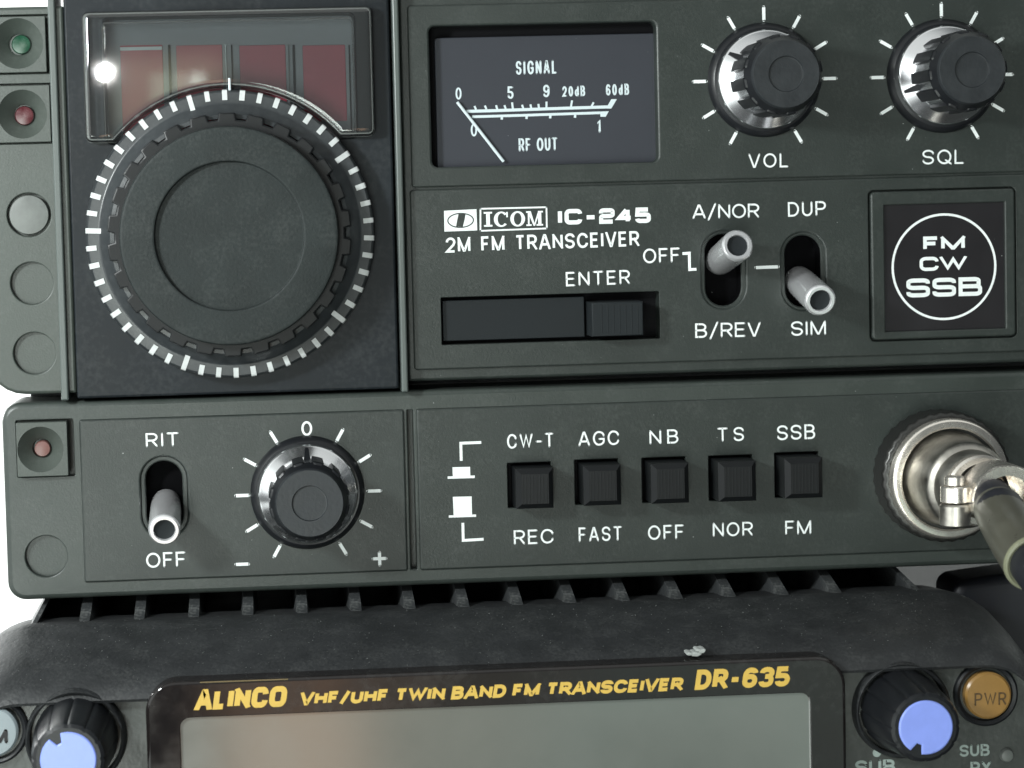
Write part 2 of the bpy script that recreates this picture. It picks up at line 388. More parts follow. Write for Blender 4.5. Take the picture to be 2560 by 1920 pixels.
def glyph(ch, W, H, k):
    rx_, ry_ = W/2*k, H/2*k; q = H/4*k
    E = lambda x, y, a=rx_, b=ry_: (x, y, a, b)
    f = fil
    if ch in 'O0': return [f([E(0,0), E(W,0), E(W,H), E(0,H)], True)]
    if ch == 'Q': return [f([E(0,0), E(W,0), E(W,H), E(0,H)], True), f([(W*.6,H*.25),(W*1.04,-H*.04)])]
    if ch in 'CG':
        s = min(H*.30, H/2*k); p = [(W,H-s), E(W,H,rx_,s), E(0,H), E(0,0), E(W,0,rx_,min(s,ry_))]
        return [f(p+([(W,s)] if ch == 'C' else [(W,H*.45),(W*.55,H*.45)]))]
    if ch == 'D': return [f([(0,0),E(W,0,W*.62*k,ry_),E(W,H,W*.62*k,ry_),(0,H)], True)]
    if ch == 'S': return [f([(W,H*.77),E(W,H,rx_,min(q,H*.23)),E(0,H,rx_,q),E(0,H/2,rx_,q),E(W,H/2,rx_,q),E(W,0,rx_,q),E(0,0,rx_,min(q,H*.23)),(0,H*.23)])]
    if ch == 'B': return [f([(W*.3,0),(0,0),(0,H),(W*.3,H)]), f([(W*.25,H),E(W*.93,H,W*.4*k,q*.92),E(W*.93,H*.52,W*.4*k,q*.92),(0,H*.52)]), f([(0,H*.52),E(W,H*.52,W*.42*k,q),E(W,0,W*.42*k,q),(W*.25,0)])]
    if ch in 'PR':
        o = [f([(0,0),(0,H),(W*.3,H)]), f([(W*.25,H),E(W,H,W*.45*k,q),E(W,H*.46,W*.45*k,q),(0,H*.46)])]
        return o+([f([(W*.52,H*.46),(W,0)])] if ch == 'R' else [])
    if ch == 'U': return [f([(0,H),E(0,0,rx_,H*.36*k),E(W,0,rx_,H*.36*k),(W,H)])]
    if ch == '2':
        if k < .8: return [f([(0,H*.74),E(0,H,rx_,min(q,H*.26)),E(W,H,rx_,q),E(W,H/2,rx_,q),E(0,H/2,rx_,q),(0,0),(W,0)])]
        return [f([(0,H*.72),E(0,H,rx_,H*.28),E(W,H,rx_,H*.28),(W,H*.68),(W*.86,H*.50),(0,0),(W,0)])]
    if ch == '3': return [f([(0,H*.78),E(0,H,rx_,H*.22),E(W,H,rx_,q),E(W,H*.54,rx_*.9,q*.92),(W*.35,H*.54)]), f([(W*.35,H*.54),E(W,H*.54,rx_*.9,q),E(W,0,rx_,q),E(0,0,rx_,H*.22),(0,H*.22)])]
    if ch == '4': return [f([(W*.74,0),(W*.74,H)]), f([(W*.62,H),(0,H*.30),(W,H*.30)])]
    if ch == '5': return [f([(W*.94,H),(W*.04,H),(0,H*.56),E(W,H*.56,rx_,H*.28*min(1,k*1.1)),E(W,0,rx_,H*.28*min(1,k*1.1)),E(0,0,rx_,H*.2),(0,H*.2)])]
    if ch in '69':
        o = [f([E(0,0,rx_,H*.29*k),E(W,0,rx_,H*.29*k),E(W,H*.58,rx_,H*.29*k),E(0,H*.58,rx_,H*.29*k)], True), f([(0,H*.28),E(0,H,rx_,H*.4*k),E(W,H,rx_,H*.2),(W,H*.8)])]
        return o if ch == '6' else [([(W-x, H-y) for x, y in p], c_) for p, c_ in o]
    if ch == '1': return [f([(0,H*.80),(W*.8,H),(W*.8,0)])]
    if ch == 'A': return [f([(0,0),(W*.45,H),(W*.55,H),(W,0)]), f([(W*.17,H*.30),(W*.83,H*.30)])]
    if ch == 'E': return [f([(W,H),(0,H),(0,0),(W,0)]), f([(0,H*.52),(W*.9,H*.52)])]
    if ch == 'F': return [f([(W,H),(0,H),(0,0)]), f([(0,H*.50),(W*.86,H*.50)])]
    if ch == 'H': return [f([(0,0),(0,H)]), f([(W,0),(W,H)]), f([(0,H*.52),(W,H*.52)])]
    if ch == 'I': return [f([(0,0),(0,H)])]
    if ch == 'L': return [f([(0,H),(0,0),(W,0)])]
    if ch == 'M': return [f([(0,0),(0,H)]), f([(W,0),(W,H)]), f([(0,H),(W*.46,H*.04),(W*.54,H*.04),(W,H)])]
    if ch == 'N': return [f([(0,0),(0,H)]), f([(W,0),(W,H)]), f([(0,H),(W,0)])]
    if ch == 'T': return [f([(0,H),(W,H)]), f([(W/2,H),(W/2,0)])]
    if ch == 'V': return [f([(0,H),(W*.45,0),(W*.55,0),(W,H)])]
    if ch == 'W': return [f([(0,H),(W*.26,0),(W/2,H*.94),(W*.74,0),(W,H)])]
    if ch == 'X': return [f([(0,0),(W,H)]), f([(0,H),(W,0)])]
    if ch == '-': return [f([(0,H*.42),(W,H*.42)])]
    if ch == '+': return [f([(0,H*.5),(W,H*.5)]), f([(W/2,H*.5-W/2),(W/2,H*.5+W/2)])]
    if ch == '/': return [f([(0,-H*.16),(W,H*1.12)])]
    if ch == 'd': return [f([E(0,0,rx_,H*.3),E(W,0,rx_,H*.3),E(W,H*.62,rx_,H*.3),E(0,H*.62,rx_,H*.3)], True), f([(W,0),(W,H)])]
    return []
def stroke(mb, path, closed, h, put, lift, rnd=False, ext=False):
    """flat ribbon of half-width h along path; put(x,y,lift) -> panel point"""
    pts = [Vector(p) for p in path]; n = len(pts)
    if n < 2: return
    if ext and not closed:      # slanted stems run past the line and are cut level with it
        for e_, nx in ((0, 1), (-1, -2)):
            d = pts[e_]-pts[nx]
            if abs(d.x) > 1e-4 and abs(d.y) > abs(d.x)*0.5: pts[e_] = pts[e_]+d.normalized()*h*1.2
    Ls, Rs = [], []
    for i in range(n):
        if closed: a, b = pts[i]-pts[i-1], pts[(i+1) % n]-pts[i]
        else: a = pts[i]-pts[i-1] if i else pts[1]-pts[0]; b = pts[i+1]-pts[i] if i < n-1 else pts[-1]-pts[-2]
        a = a.normalized(); b = b.normalized()
        na, nb = Vector((-a.y,a.x)), Vector((-b.y,b.x)); mv = na+nb
        mv = na if mv.length < 1e-4 else mv.normalized()
        k = max(0.42, mv.dot(na)); off = mv*(h/k)
        Ls.append(pts[i]+off); Rs.append(pts[i]-off)
    l = mb.add([put(p.x, p.y, lift) for p in Ls]); r = mb.add([put(p.x, p.y, lift) for p in Rs])
    mb.strip(r, l, closed)
    if rnd and not closed:
        for end, li, ri in ((0, l[0], r[0]), (-1, l[-1], r[-1])):
            c_ = pts[end]; t = (pts[0]-pts[1] if end == 0 else pts[-1]-pts[-2]).normalized()
            nv = Vector((-t.y, t.x)); fan = []
            for k in range(1, 6):
                a = math.pi*k/6; q = c_+nv*(h*math.cos(a))+t*(h*math.sin(a)); fan.append(put(q.x, q.y, lift))
            ids = mb.add(fan)
            mb.f.append(tuple([li]+ids[::-1 if end == 0 else -1]+[ri]) if False else tuple(([ri]+ids[::-1]+[li]) if end == 0 else ([li]+ids[::-1]+[ri])))
def text(mb, s, xl, yl, xr, yr, hpx, wt=0.13, w=0.0, k=1.0, gap=0.22, slant=0.0, rnd=True, lift=0.03, sp_=0.26):
    """write s so that it spans photo points (xl,yl)-(xr,yr) along its baseline, cap height hpx"""
    (u0, v0), (u1, v1) = P(xl, yl, w), P(xr, yr, w)
    H = S(hpx, w); t = wt*H; tot = math.hypot(u1-u0, v1-v0)
    ang = math.atan2(v1-v0, u1-u0); ang = max(-0.008, min(0.008, ang))
    nat = 0; adv = []
    for ch in s:
        W = WID.get(ch, 0.58); a = W*H if ch != ' ' else 0.0
        adv.append(a); nat += a
    ng = sum(1 for ch in s); fixed = t*sum(1 for c_ in s if c_ != ' ')+gap*H*(ng-1)
    fixed += sp_*H*s.count(' ')
    sx = (tot-fixed-slant*H)/nat if nat > 0 else 1
    if sx < 0.3: sx = 0.3
    x = 0.0; um, vm = u0, (v0+v1)/2 - math.sin(ang)*tot/2
    lf = [lift]
    def put(px, py, lf_, cl=[True]):
        if cl[0]: py = max(0.0, min(H, py))
        px2 = px+slant*py
        return (um+px2*math.cos(ang)-py*math.sin(ang), vm+px2*math.sin(ang)+py*math.cos(ang), w+lf_)
    for ch, a in zip(s, adv):
        W = a*sx; put.__defaults__[0][0] = ch not in '/Q'
        if ch == ' ': x += (sp_+gap)*H; continue
        lf[0] = lift
        for path, closed in glyph(ch, max(W, 1e-6), H-t, k):
            stroke(mb, [(p[0]+x+t/2, p[1]+t/2) for p in path], closed, t/2, put, lf[0], rnd, not rnd and ch in 'AVWXRNM')
            lf[0] += 0.009
        x += W+t+gap*H
def seg(mb, pts, wpx, w=0.0, lift=0.03, rnd=False, closed=False):
    """painted line through photo points"""
    q = [P(x, y, w) for x, y in pts]
    stroke(mb, q, closed, S(wpx, w)/2, lambda a, b, l: (a, b, w+l), lift, rnd)
def poly(mb, pts, w=0.0, lift=0.03):
    q = [P(x, y, w) for x, y in pts]
    ar = sum(q[i][0]*q[(i+1) % len(q)][1]-q[(i+1) % len(q)][0]*q[i][1] for i in range(len(q)))
    if ar < 0: q = q[::-1]
    mb.f.append(tuple(mb.add([(a, b, w+lift) for a, b in q])))
def R(x0, y0, x1, y1, r, w=0.0, n=6):
    a, b = P(x0, y0, w), P(x1, y1, w); return rr(a[0], a[1], b[0], b[1], r, n)

# ================================================================== the setting
mb = MB(); prism(mb, rr(-1200,-500,1200,700,1), -480, -420, 0); o = build('wall', mb, 'wall'); o['kind'] = 'structure'
mb = MB(); prism(mb, [(-45,-108),(700,-108),(700,-97.8),(-45,-97.8)], -419.5, 45, 0, back=True); o = build('desk_surface', mb, 'desk'); o['kind'] = 'structure'

# ================================================================== upper transceiver
V_TOP, V_UB = V(60,14), V(1800,930)
UL, UR = U(-30,500), U(2700,500)
radio = thing('radio_transceiver', 'topmost grey radio with large black tuning dial, signal meter and volume knobs', 'radio', ((UL+UR)/2, V_UB, -60))
mb = MB(); prism(mb, rr(UL+0.8, V_UB+0.6, UR-0.8, V_TOP-0.2, 2), -190, -4, 1.0, back=True); build('body', mb, 'case', radio)
# left side panel with lamps and round recesses
def ring_recess(x, y, r): return (circ(P(x, y), S(r), 40), 0.9, 0.18, True)
led_sq = [(-22,44,119,181), (-12,216,130,355)]
holes = [(R(a-4, b-5, c_+15, d+3, 0.25), 1.6, 0.1, True) for a, b, c_, d in led_sq]
holes += [ring_recess(80,708,52), ring_recess(87,883,52), (circ(P(73,537), S(54), 40), 1.2, 0.15, True)]
mb = MB(); plate(mb, rr(U(-50,500), V(60,986), U(176,500), V(60,17), (5.6,0.3,0.3,2.0)), holes, -9, 0.3, 0.5)
build('side_panel', mb, 'side', radio)
mb = MB(); c0 = P(73,537); lathe(mb, [(S(49),-0.9),(S(49),0.1),(S(47),0.3),(S(30),0.42),(0,0.48)], c0); build('round_lens', mb, 'lens', radio)
def indicator(parent, x0, y0, x1, y1, cx, cy, rd, lx, ly, rl, color, lab):
    mb = MB(); c_ = P(cx, cy); r = S(rd)
    plate(mb, R(x0, y0, x1, y1, 0.15), [(circ(c_, r, 48), 0.01, 0, False)], -0.9, 0.95, 0.10)
    lathe(mb, [(r*0.36,-2.6),(r*0.40,-1.1),(r,0.94)][::-1] and [(r,0.94),(r*0.8,0.2),(r*0.42,-1.0),(r*0.36,-2.6),(0,-2.6)], c_)
    p = build('indicator_lamp', mb, 'side', parent)
    mb = MB(); l = P(lx, ly, -0.4); rl = S(rl)
    lathe(mb, [(rl,-2.5),(rl,-0.6),(rl*0.9,-0.42),(rl*0.5,-0.36),(0,-0.34)], l, 32); build('lens', mb, color, p, lab)
indicator(radio, *led_sq[0], 46,110,62, 53,111,24, 'green', 'green indicator lens')
indicator(radio, *led_sq[1], 58,286,60, 61,289,24, 'red', 'dark red indicator lens')
# trims beside the dial panel
ut = U(160,600)
mb = MB(); prism(mb, rr(ut-S(19), V(160,1000), ut, V(160,-60), 0.2), -9, 1.2, 0.3); build('trim_strip', mb, 'trim', radio)
ut2 = U(989,480)
mb = MB(); prism(mb, rr(ut2, V(1010,978), ut2+S(17), V(1010,-60), 0.2), -9, 2.0, 0.3); build('trim_strip', mb, 'trim', radio)
# black dial panel with the window opening
WU0, WU1, WT, WB = U(212,200), U(932,200), V(560,27), V(560,350)
DC = P(576,586,4); DR = S(359,4)
def arch(u0, v0, u1, v1, R_, r, n=40):
    """rectangle whose bottom edge is bitten by the dial circle"""
    dx = math.sqrt(R_*R_-(v0-DC[1])**2); a1 = math.atan2(v0-DC[1], dx); out = rr(u0, v0, u1, v1, r)
    k = len(out)//4; out = out[:k]
    for i in range(n+1):
        a = math.pi-a1-(math.pi-2*a1)*i/n; out.append((DC[0]+R_*math.cos(a), DC[1]+R_*math.sin(a)))
    return out+rr(u0, v0, u1, v1, r)[k:]
mb = MB()
plate(mb, rr(U(176,490), V(500,986), U(984,490), V(500,-60), 0.3), [(R(258,46,893,345,0.8), 5.5, 0.2, False)], -9, 0.8, 0.35)
build('dial_panel', mb, 'black', radio)
mb = MB(); prism(mb, rr(U(176,490)-0.6, V(500,978), ut2+0.2, V(500,-60), 0.1), -10, -6.5, 0); build('panel_backing', mb, 'pitch', radio)
disp = None
mb = MB(); prism(mb, R(236,30,915,352,0.3), -5, -3.6, 0); disp = build('digit_display', mb, 'tray', radio)
for x0, x1, y1 in ((300,413,335),(440,562,340),(598,720,345),(756,868,302)):
    mb = MB(); prism(mb, R(x0,114,x1,y1,0.15,-3.4), -3.7, -3.4, 0.05); build('digit_window', mb, 'redwin', disp)
for x, wd, mt_ in ((426,13,'pitch'),(582,10,'pitch'),(737,12,'pitch'),(567,6,'meterink'),(724,5,'trim'),(876,9,'pitch')):
    mb = MB(); prism(mb, R(x-wd/2,112,x+wd/2,340,0.05,-3), -3.7, -3.0, 0.1); build('divider', mb, mt_, disp)
mb = MB(); prism(mb, R(300,118,405,124,0.05,-3), -3.7, -3.2, 0.05); build('divider', mb, 'meterink', disp)
mb = MB(); lp = arch(WU0, WB, WU1, WT, DR+S(8), 1.0); plate(mb, lp, [], 0.75, 3.4, 1.1, 10)
cov = build('window_cover', mb, 'clear', radio, ang=30, wn=False)
mb = MB(); lp2 = arch(WU0+S(46), WB+S(4), WU1-S(46), WT-S(24), DR+S(10), 0.8); plate(mb, lp2, [], -3.0, 2.6, 0.7, 8)
build('inner_wall', mb, 'clear', cov, ang=30, wn=False)
def rim(lp, d, w_, r, parent):  # thin pale tube painting a bright reflection line along the cover outline
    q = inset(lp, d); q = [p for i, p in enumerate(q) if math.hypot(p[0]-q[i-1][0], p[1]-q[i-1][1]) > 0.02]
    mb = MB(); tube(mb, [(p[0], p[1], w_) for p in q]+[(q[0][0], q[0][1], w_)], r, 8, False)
    return build('edge_glint', mb, 'glintcl', parent)
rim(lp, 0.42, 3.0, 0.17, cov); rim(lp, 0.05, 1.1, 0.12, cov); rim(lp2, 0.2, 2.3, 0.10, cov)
mb = MB(); prism(mb, R(570,195,577,230,0.1,3.5), 3.3, 3.55, 0.05); build('index_mark', mb, 'meterink', radio)
# tuning dial
k = S(1, 4)
mb = MB()
lathe(mb, [(352*k,0.6),(358*k,2.2),(359*k,3.2),(357*k,3.75),(352*k,4.0),(328*k,4.05),(322*k,4.15),(296*k,6.0),(286*k,6.1)], DC, 160)
dial = build('tuning_dial', mb, 'dial', radio)
mb = MB()
for i in range(50):
    a = math.radians(177.0-7.2*i); lng = i % 10 == 0
    ca, sa = math.cos(a), math.sin(a); hw = 6.5*k; r0 = (320 if lng else 333)*k; hw *= random.uniform(0.93,1.05)
    prof = [(r0,4.06+(0.1 if not lng else 0.12)),(351*k,4.12),(357.5*k,3.87),(360.2*k,3.2),(359*k,2.4)]
    if lng: prof = [(r0,4.32),(329*k,4.14)]+prof[1:]
    rows = [mb.add([(DC[0]+r*ca-s_*hw*sa, DC[1]+r*sa+s_*hw*ca, w+0.02) for s_ in (-1,1)]) for r, w in prof]
    for p, q in zip(rows, rows[1:]): mb.f.append((p[0], q[0], q[1], p[1]))
build('tick_marks', mb, 'tick', dial)
def fluted(mb, c_, r_in, r_out, w0, w1, nt, duty, bev=0.3, a0=0.0):
    """toothed wheel: teeth of angular share duty"""
    lp = []
    for i in range(nt):
        A = a0+2*math.pi*i/nt; s_ = 2*math.pi/nt
        for q in range(5): lp.append((r_out, A+s_*duty*q/4))
        for q in range(4): lp.append((r_in, A+s_*(duty+0.06)+s_*(1-duty-0.12)*q/3))
    prism(mb, [(c_[0]+r*math.cos(a), c_[1]+r*math.sin(a)) for r, a in lp], w0, w1, bev, 2)
mb = MB(); fluted(mb, P(575,588,7), 284*k, 301*k, 5.2, 7.4, 26, 0.55, 0.25, 0.05); build('grip_ring', mb, 'grip', dial)
KC = P(573,590,10); k2 = S(1,10)
mb = MB(); lathe(mb, [(272*k2,7.0),(266*k2,7.2),(264*k2,8.6),(273*k2,9.0),(273*k2,9.6),(270*k2,9.95),(264*k2,10.1),(192*k2,10.25),(187*k2,10.1),(186*k2,9.3),(184*k2,9.2),(0,9.2)], KC, 128)
build('knob', mb, 'face', dial)

# right-hand frame and its two panels
UP0 = U(1019,250)
fr = rr(U(1008,480), V_UB, UR, V(1500,-90), (0.3,1,1,0.3))
mb = MB(); plate(mb, fr, [(rr(U(1024,260)+1.2, V(1800,449)+1.2, UR-3, V(1500,4)-1.2, 0.3), 6, 0, False), (rr(U(1030,700)+1.2, V(1800,902)+1.2, UR-3, V(1800,455)-1.2, 0.3), 6, 0, False)], -9, -0.55, 0.5); build('front_frame', mb, 'grey', radio)
MET = (1072,66,1646,404)
mb = MB(); plate(mb, rr(U(1024,260), V(1800,449), UR-0.5, V(1500,4), (0.5,0.5,0.5,0.5)), [(R(*MET,0.9), 2.1, 0.35, False)], -0.6, 0.0, 0.25)
upper_panel = build('control_panel', mb, 'grey', radio)
SLOT_A, SLOT_D = (1809,675), (2009,678)
ENT = (1102,744,1650,846)
BAD = (2174,480,2538,839)
def slot_holes(x, y): return (stad(P(x, y), S(92), S(182)), 0.5, 0.35, False)
mb = MB(); plate(mb, rr(U(1030,700), V(1800,902), UR-0.5, V(1800,455), (0.5,0.5,0.5,0.5)),
    [(R(*ENT,0.2), 6.0, 0.1, False), (stad(P(*SLOT_A), S(112), S(198)), 0.35, 0.30, False), (stad(P(*SLOT_D), S(112), S(198)), 0.35, 0.30, False), (R(BAD[0]-4,BAD[1]-4,BAD[2]+4,BAD[3]+4,0.8), 1.2, 0.12, True)],
    -0.6, 0.0, 0.25)
lower_panel = build('control_panel', mb, 'grey', radio)
mb = MB(); prism(mb, R(1000,100,1040,960,0.01), -10, -7, 0); build('panel_backing', mb, 'pitch', radio)
# lettering of both panels
mb = MB(); text(mb, 'VOL', 1871,419, 1971,419, 36, 0.125); build('lettering', mb, 'ink', upper_panel)
mb = MB(); text(mb, 'SQL', 2306,411, 2410,410, 37, 0.125); build('lettering', mb, 'ink', upper_panel)
def ticks(x, y, degs, r0, r1, parent, wpx=8.2):
    mb = MB(); c_ = P(x, y)
    for i, d in enumerate(degs):
        a = math.radians(d); q = [(c_[0]+S(r)*math.cos(a), c_[1]+S(r)*math.sin(a)) for r in (r0, r1)]
        stroke(mb, q, False, S(wpx)/2, lambda p, r, l: (p, r, l), 0.03, True)
    return build('tick_marks', mb, 'ink', parent)
ticks(1912,200, range(-60,241,30), 150, 182, upper_panel)
ticks(2355,190, range(-60,241,30), 150, 182, upper_panel)
mb = MB()
poly(mb, [(1110,527),(1191,523),(1193,576),(1111,579)])
for a, b in (((1201,522),(1366,518)),((1366,518),(1367,571)),((1367,571),(1201,577)),((1201,577),(1201,522))): seg(mb, [a,b], 4, 0, 0.03, True)
# serif letters
def ser(x0, x1, yb, h, letter):
    (u0, v0), (u1, _) = P(x0, yb), P(x1, yb); H = S(h); W = u1-u0
    pt = lambda x, y, l=0.034: (u0+x*W, v0+y*H, l)
    def box(a, b, c_, d, l=0.034): mb.f.append(tuple(mb.add([pt(a,b,l), pt(c_,b,l), pt(c_,d,l), pt(a,d,l)])))
    if letter == 'I': box(0.28,0,0.72,1); box(0,0,1,0.12,0.036); box(0,0.88,1,1,0.036)
    if letter in 'OC':
        n = 40; a0, a1 = (0, 360) if letter == 'O' else (40, 318)
        o_, i_ = [], []
        for q in range(n+1):
            t = math.radians(a0+(a1-a0)*q/n)
            o_.append(pt(.5+.5*math.cos(t), .5+.52*math.sin(t))); i_.append(pt(.5+(.02 if letter == 'C' else 0)+.26*math.cos(t), .5+.41*math.sin(t)))
        mb.strip(mb.add(i_), mb.add(o_), False) if False else mb.f.extend([(a, b, c_, d) for a, b, c_, d in (lambda A, Bq: [(Bq[i], Bq[i+1], A[i+1], A[i]) for i in range(n)])(mb.add(i_), mb.add(o_))])
        if letter == 'C': box(0.84,0.62,0.95,0.98,0.036)
    if letter == 'M':
        box(0.10,0,0.20,1); box(0.72,0,0.92,1); box(0,0,0.32,0.11,0.036); box(0.62,0,1.02,0.11,0.036); box(0,0.89,0.2,1,0.036); box(0.76,0.89,1.02,1,0.036)
        mb.f.append(tuple(mb.add([pt(.44,0,.038), pt(.54,0,.038), pt(.28,1,.038), pt(.08,1,.038)])))
        mb.f.append(tuple(mb.add([pt(.44,0,.04), pt(.52,0,.04), pt(.86,1,.04), pt(.74,1,.04)])))
ser(1210,1231,567,37,'I'); ser(1235,1272,567,37,'C'); ser(1276,1313,566,37,'O'); ser(1316,1357,565,37,'M')
text(mb, 'IC-245', 1395,562, 1627,557, 39, 0.27, k=0.5, gap=0.16, rnd=False)
text(mb, '2M FM TRANSCEIVER', 1115,632, 1598,615, 38, 0.155, gap=0.15, rnd=False, sp_=0.42)
build('lettering', mb, 'ink', lower_panel)
mb = MB()
ring = []
for i in range(33):
    a = 2*math.pi*i/32; ring.append((1151.5+32*math.cos(a), 551-17.5*math.sin(a)-0.025*32*math.cos(a)))
seg(mb, ring[:-1], 3.0, 0, 0.04, closed=True)
poly(mb, [(1140,566.5),(1143,550),(1146,535.2),(1164,535.0),(1161,551),(1157,567)], 0, 0.045)
build('emblem', mb, 'grey', lower_panel)
mb = MB(); text(mb, 'ENTER', 1415,716, 1575,710, 36, 0.13, gap=0.24); build('lettering', mb, 'ink', lower_panel)
mb = MB(); text(mb, 'OFF', 1608,659, 1700,655, 37, 0.13, gap=0.18); seg(mb, [(1706,634),(1723,633),(1724,674),(1741,673)], 7)
build('lettering', mb, 'ink', lower_panel)
mb = MB(); text(mb, 'A/NOR', 1731,547, 1898,545, 36, 0.13, gap=0.13); build('lettering', mb, 'ink', lower_panel)
mb = MB(); text(mb, 'DUP', 1970,542, 2065,539, 37, 0.13, gap=0.2); build('lettering', mb, 'ink', lower_panel)
mb = MB(); text(mb, 'B/REV', 1738,845, 1902,841, 37, 0.13, gap=0.16); build('lettering', mb, 'ink', lower_panel)
mb = MB(); text(mb, 'SIM', 1978,840, 2065,837, 37, 0.13, gap=0.2); build('lettering', mb, 'ink', lower_panel)
mb = MB(); seg(mb, [(1890,669),(1945,667)], 8, rnd=True); build('dash_mark', mb, 'ink', lower_panel)
# signal meter
mw = -2.0
mb = MB(); prism(mb, R(MET[0]+14,MET[1]+29,MET[2]+8,MET[3]+8,0.5,mw), -4, mw, 0.12); meter = build('signal_meter', mb, 'meterface', radio)
mb = MB(); prism(mb, R(MET[0]-8,MET[1]-8,MET[2]+8,MET[3]+8,0.2), -5, -3.6, 0); build('meter_well', mb, 'well', meter)
mb = MB()
text(mb, 'SIGNAL', 1290,187, 1392,184, 34, 0.15, mw, gap=0.14)
text(mb, 'RF OUT', 1297,379, 1394,376, 33, 0.15, mw, gap=0.10)
text(mb, '0', 1139,249, 1154,249, 30, 0.14, mw); text(mb, '5', 1269,247, 1284,247, 31, 0.16, mw); text(mb, '9', 1358,243, 1374,243, 31, 0.16, mw)
text(mb, '20dB', 1406,242, 1463,240, 26, 0.17, mw, gap=0.16); text(mb, '60dB', 1515,239, 1573,237, 28, 0.16, mw, gap=0.16)
text(mb, '0', 1177,341, 1193,341, 32, 0.14, mw); text(mb, '1', 1493,332, 1503,332, 33, 0.18, mw)
L2 = 0.03
seg(mb, [(1166,278.5),(1240,276.5),(1400,271),(1528,267)], 7.5, mw, 0.04); seg(mb, [(1180,292),(1300,288.5),(1500,282)], 6.5, mw, 0.042)
poly(mb, [(1515,271),(1528,248),(1542,248),(1528,271.5)], mw, 0.05); poly(mb, [(1500,279),(1522,278),(1514,292),(1501,292)], mw, 0.052)
for i, (x, y0, dx, y1) in enumerate(((1190,274,-4,265),(1216,273,-4,264),(1243,273,-3,263),(1264,272,-3,263),(1282,272,-2,256),(1308,271,-3,262),(1328,271,-2,261),(1347,270,-1,260),(1366,270,0,254),(1427,268,3,251),(1478,267,6,256))):
    seg(mb, [(x,y0),(x+dx,y1)], 5, mw, 0.055+0.001*i)
for i, x in enumerate((1255,1317,1376,1438)): seg(mb, [(x,290-0.025*(x-1255)),(x-1,299-0.025*(x-1255))], 6, mw, 0.07+0.001*i)
build('lettering', mb, 'meterink', meter)
mb = MB()
n0, n1 = P(1143,255,mw+0.5), P(1259,404,mw+0.5); tube(mb, [(n0[0],n0[1],mw+0.5),(n1[0],n1[1],mw+0.5)], S(4), 10); build('needle', mb, 'meterink', meter)
# control knobs
def knob(x, y, h, point, parent, name='rotary_knob', tilt=0.0):
    c_ = P(x, y)
    mb = MB(); lathe(mb, [(8.45,-0.3),(8.35,0.35),(8.0,0.9),(7.6,1.15),(7.2,1.1)], c_, 96); kb = build(name, mb, 'knobblk', parent)
    mb = MB(); lathe(mb, [(7.3,0.6),(7.25,1.9),(7.05,2.2),(6.9,2.25),(5.75,3.5),(5.35,3.7),(5.3,h-2.2)], c_, 96); build('chrome_skirt', mb, 'chrome', kb)
    mb = MB(); fluted(mb, c_, 5.2, 5.8, 2.9, h-1.6, 12, 0.52, 0.5, point+0.13)
    lathe(mb, [(5.6,h-2.2),(5.2,h-1.2),(4.95,h-0.7),(4.9,h-0.55)], c_, 72)
    build('fluted_grip', mb, 'knobblk', kb)
    mb = MB(); lathe(mb, [(4.95,h-1.2),(4.92,h-0.3),(4.7,h),(2.55,h),(2.45,h-0.28),(2.3,h-0.3),(0,h-0.3)], c_, 72); build('cap', mb, 'knobface', kb)
    mb = MB(); a = point; dr = Vector((math.cos(a), math.sin(a))); nn = Vector((-dr.y, dr.x)); cc = Vector(c_)
    q = [cc+dr*5.3+nn*0.5, cc+dr*5.3-nn*0.5, cc+dr*6.9-nn*0.22, cc+dr*6.9+nn*0.22]; ws = (4.6,4.6,2.7,2.7)
    lo = mb.add([(p.x, p.y, 2.2) for p in q]); hi = mb.add([(p.x, p.y, w_) for p, w_ in zip(q, ws)])
    mb.f += [tuple(hi[::-1])]+[(lo[i], hi[i], hi[(i+1) % 4], lo[(i+1) % 4]) for i in range(4)]
    build('pointer', mb, 'knobblk', kb)
    return kb
knob(1910,200,13.2,math.radians(146),radio,'volume_knob')
knob(2356,190,13.2,math.radians(200),radio,'squelch_knob')
# enter button
mb = MB(); q0 = R(1479,757,1609,838,0.0,3.8); prism(mb, q0, -2.9, 3.8, 0.22)
eb = build('enter_button', mb, 'slotm', radio)
mb = MB()
for i in range(7):
    x = 1502+i*15; prism(mb, R(x,761,x+5,833,0.0,3.83), 3.7, 3.84, 0.03)
build('ribs', mb, 'slotm', eb)
mb = MB(); prism(mb, R(1106,752,1462,842,0.1,-0.9), -2.9, -0.9, 0.1); build('slot_cover', mb, 'slotm', radio)
mb = MB(); prism(mb, R(1092,735,1660,856,0.1), -6, -3.0, 0); build('button_well', mb, 'well', eb)
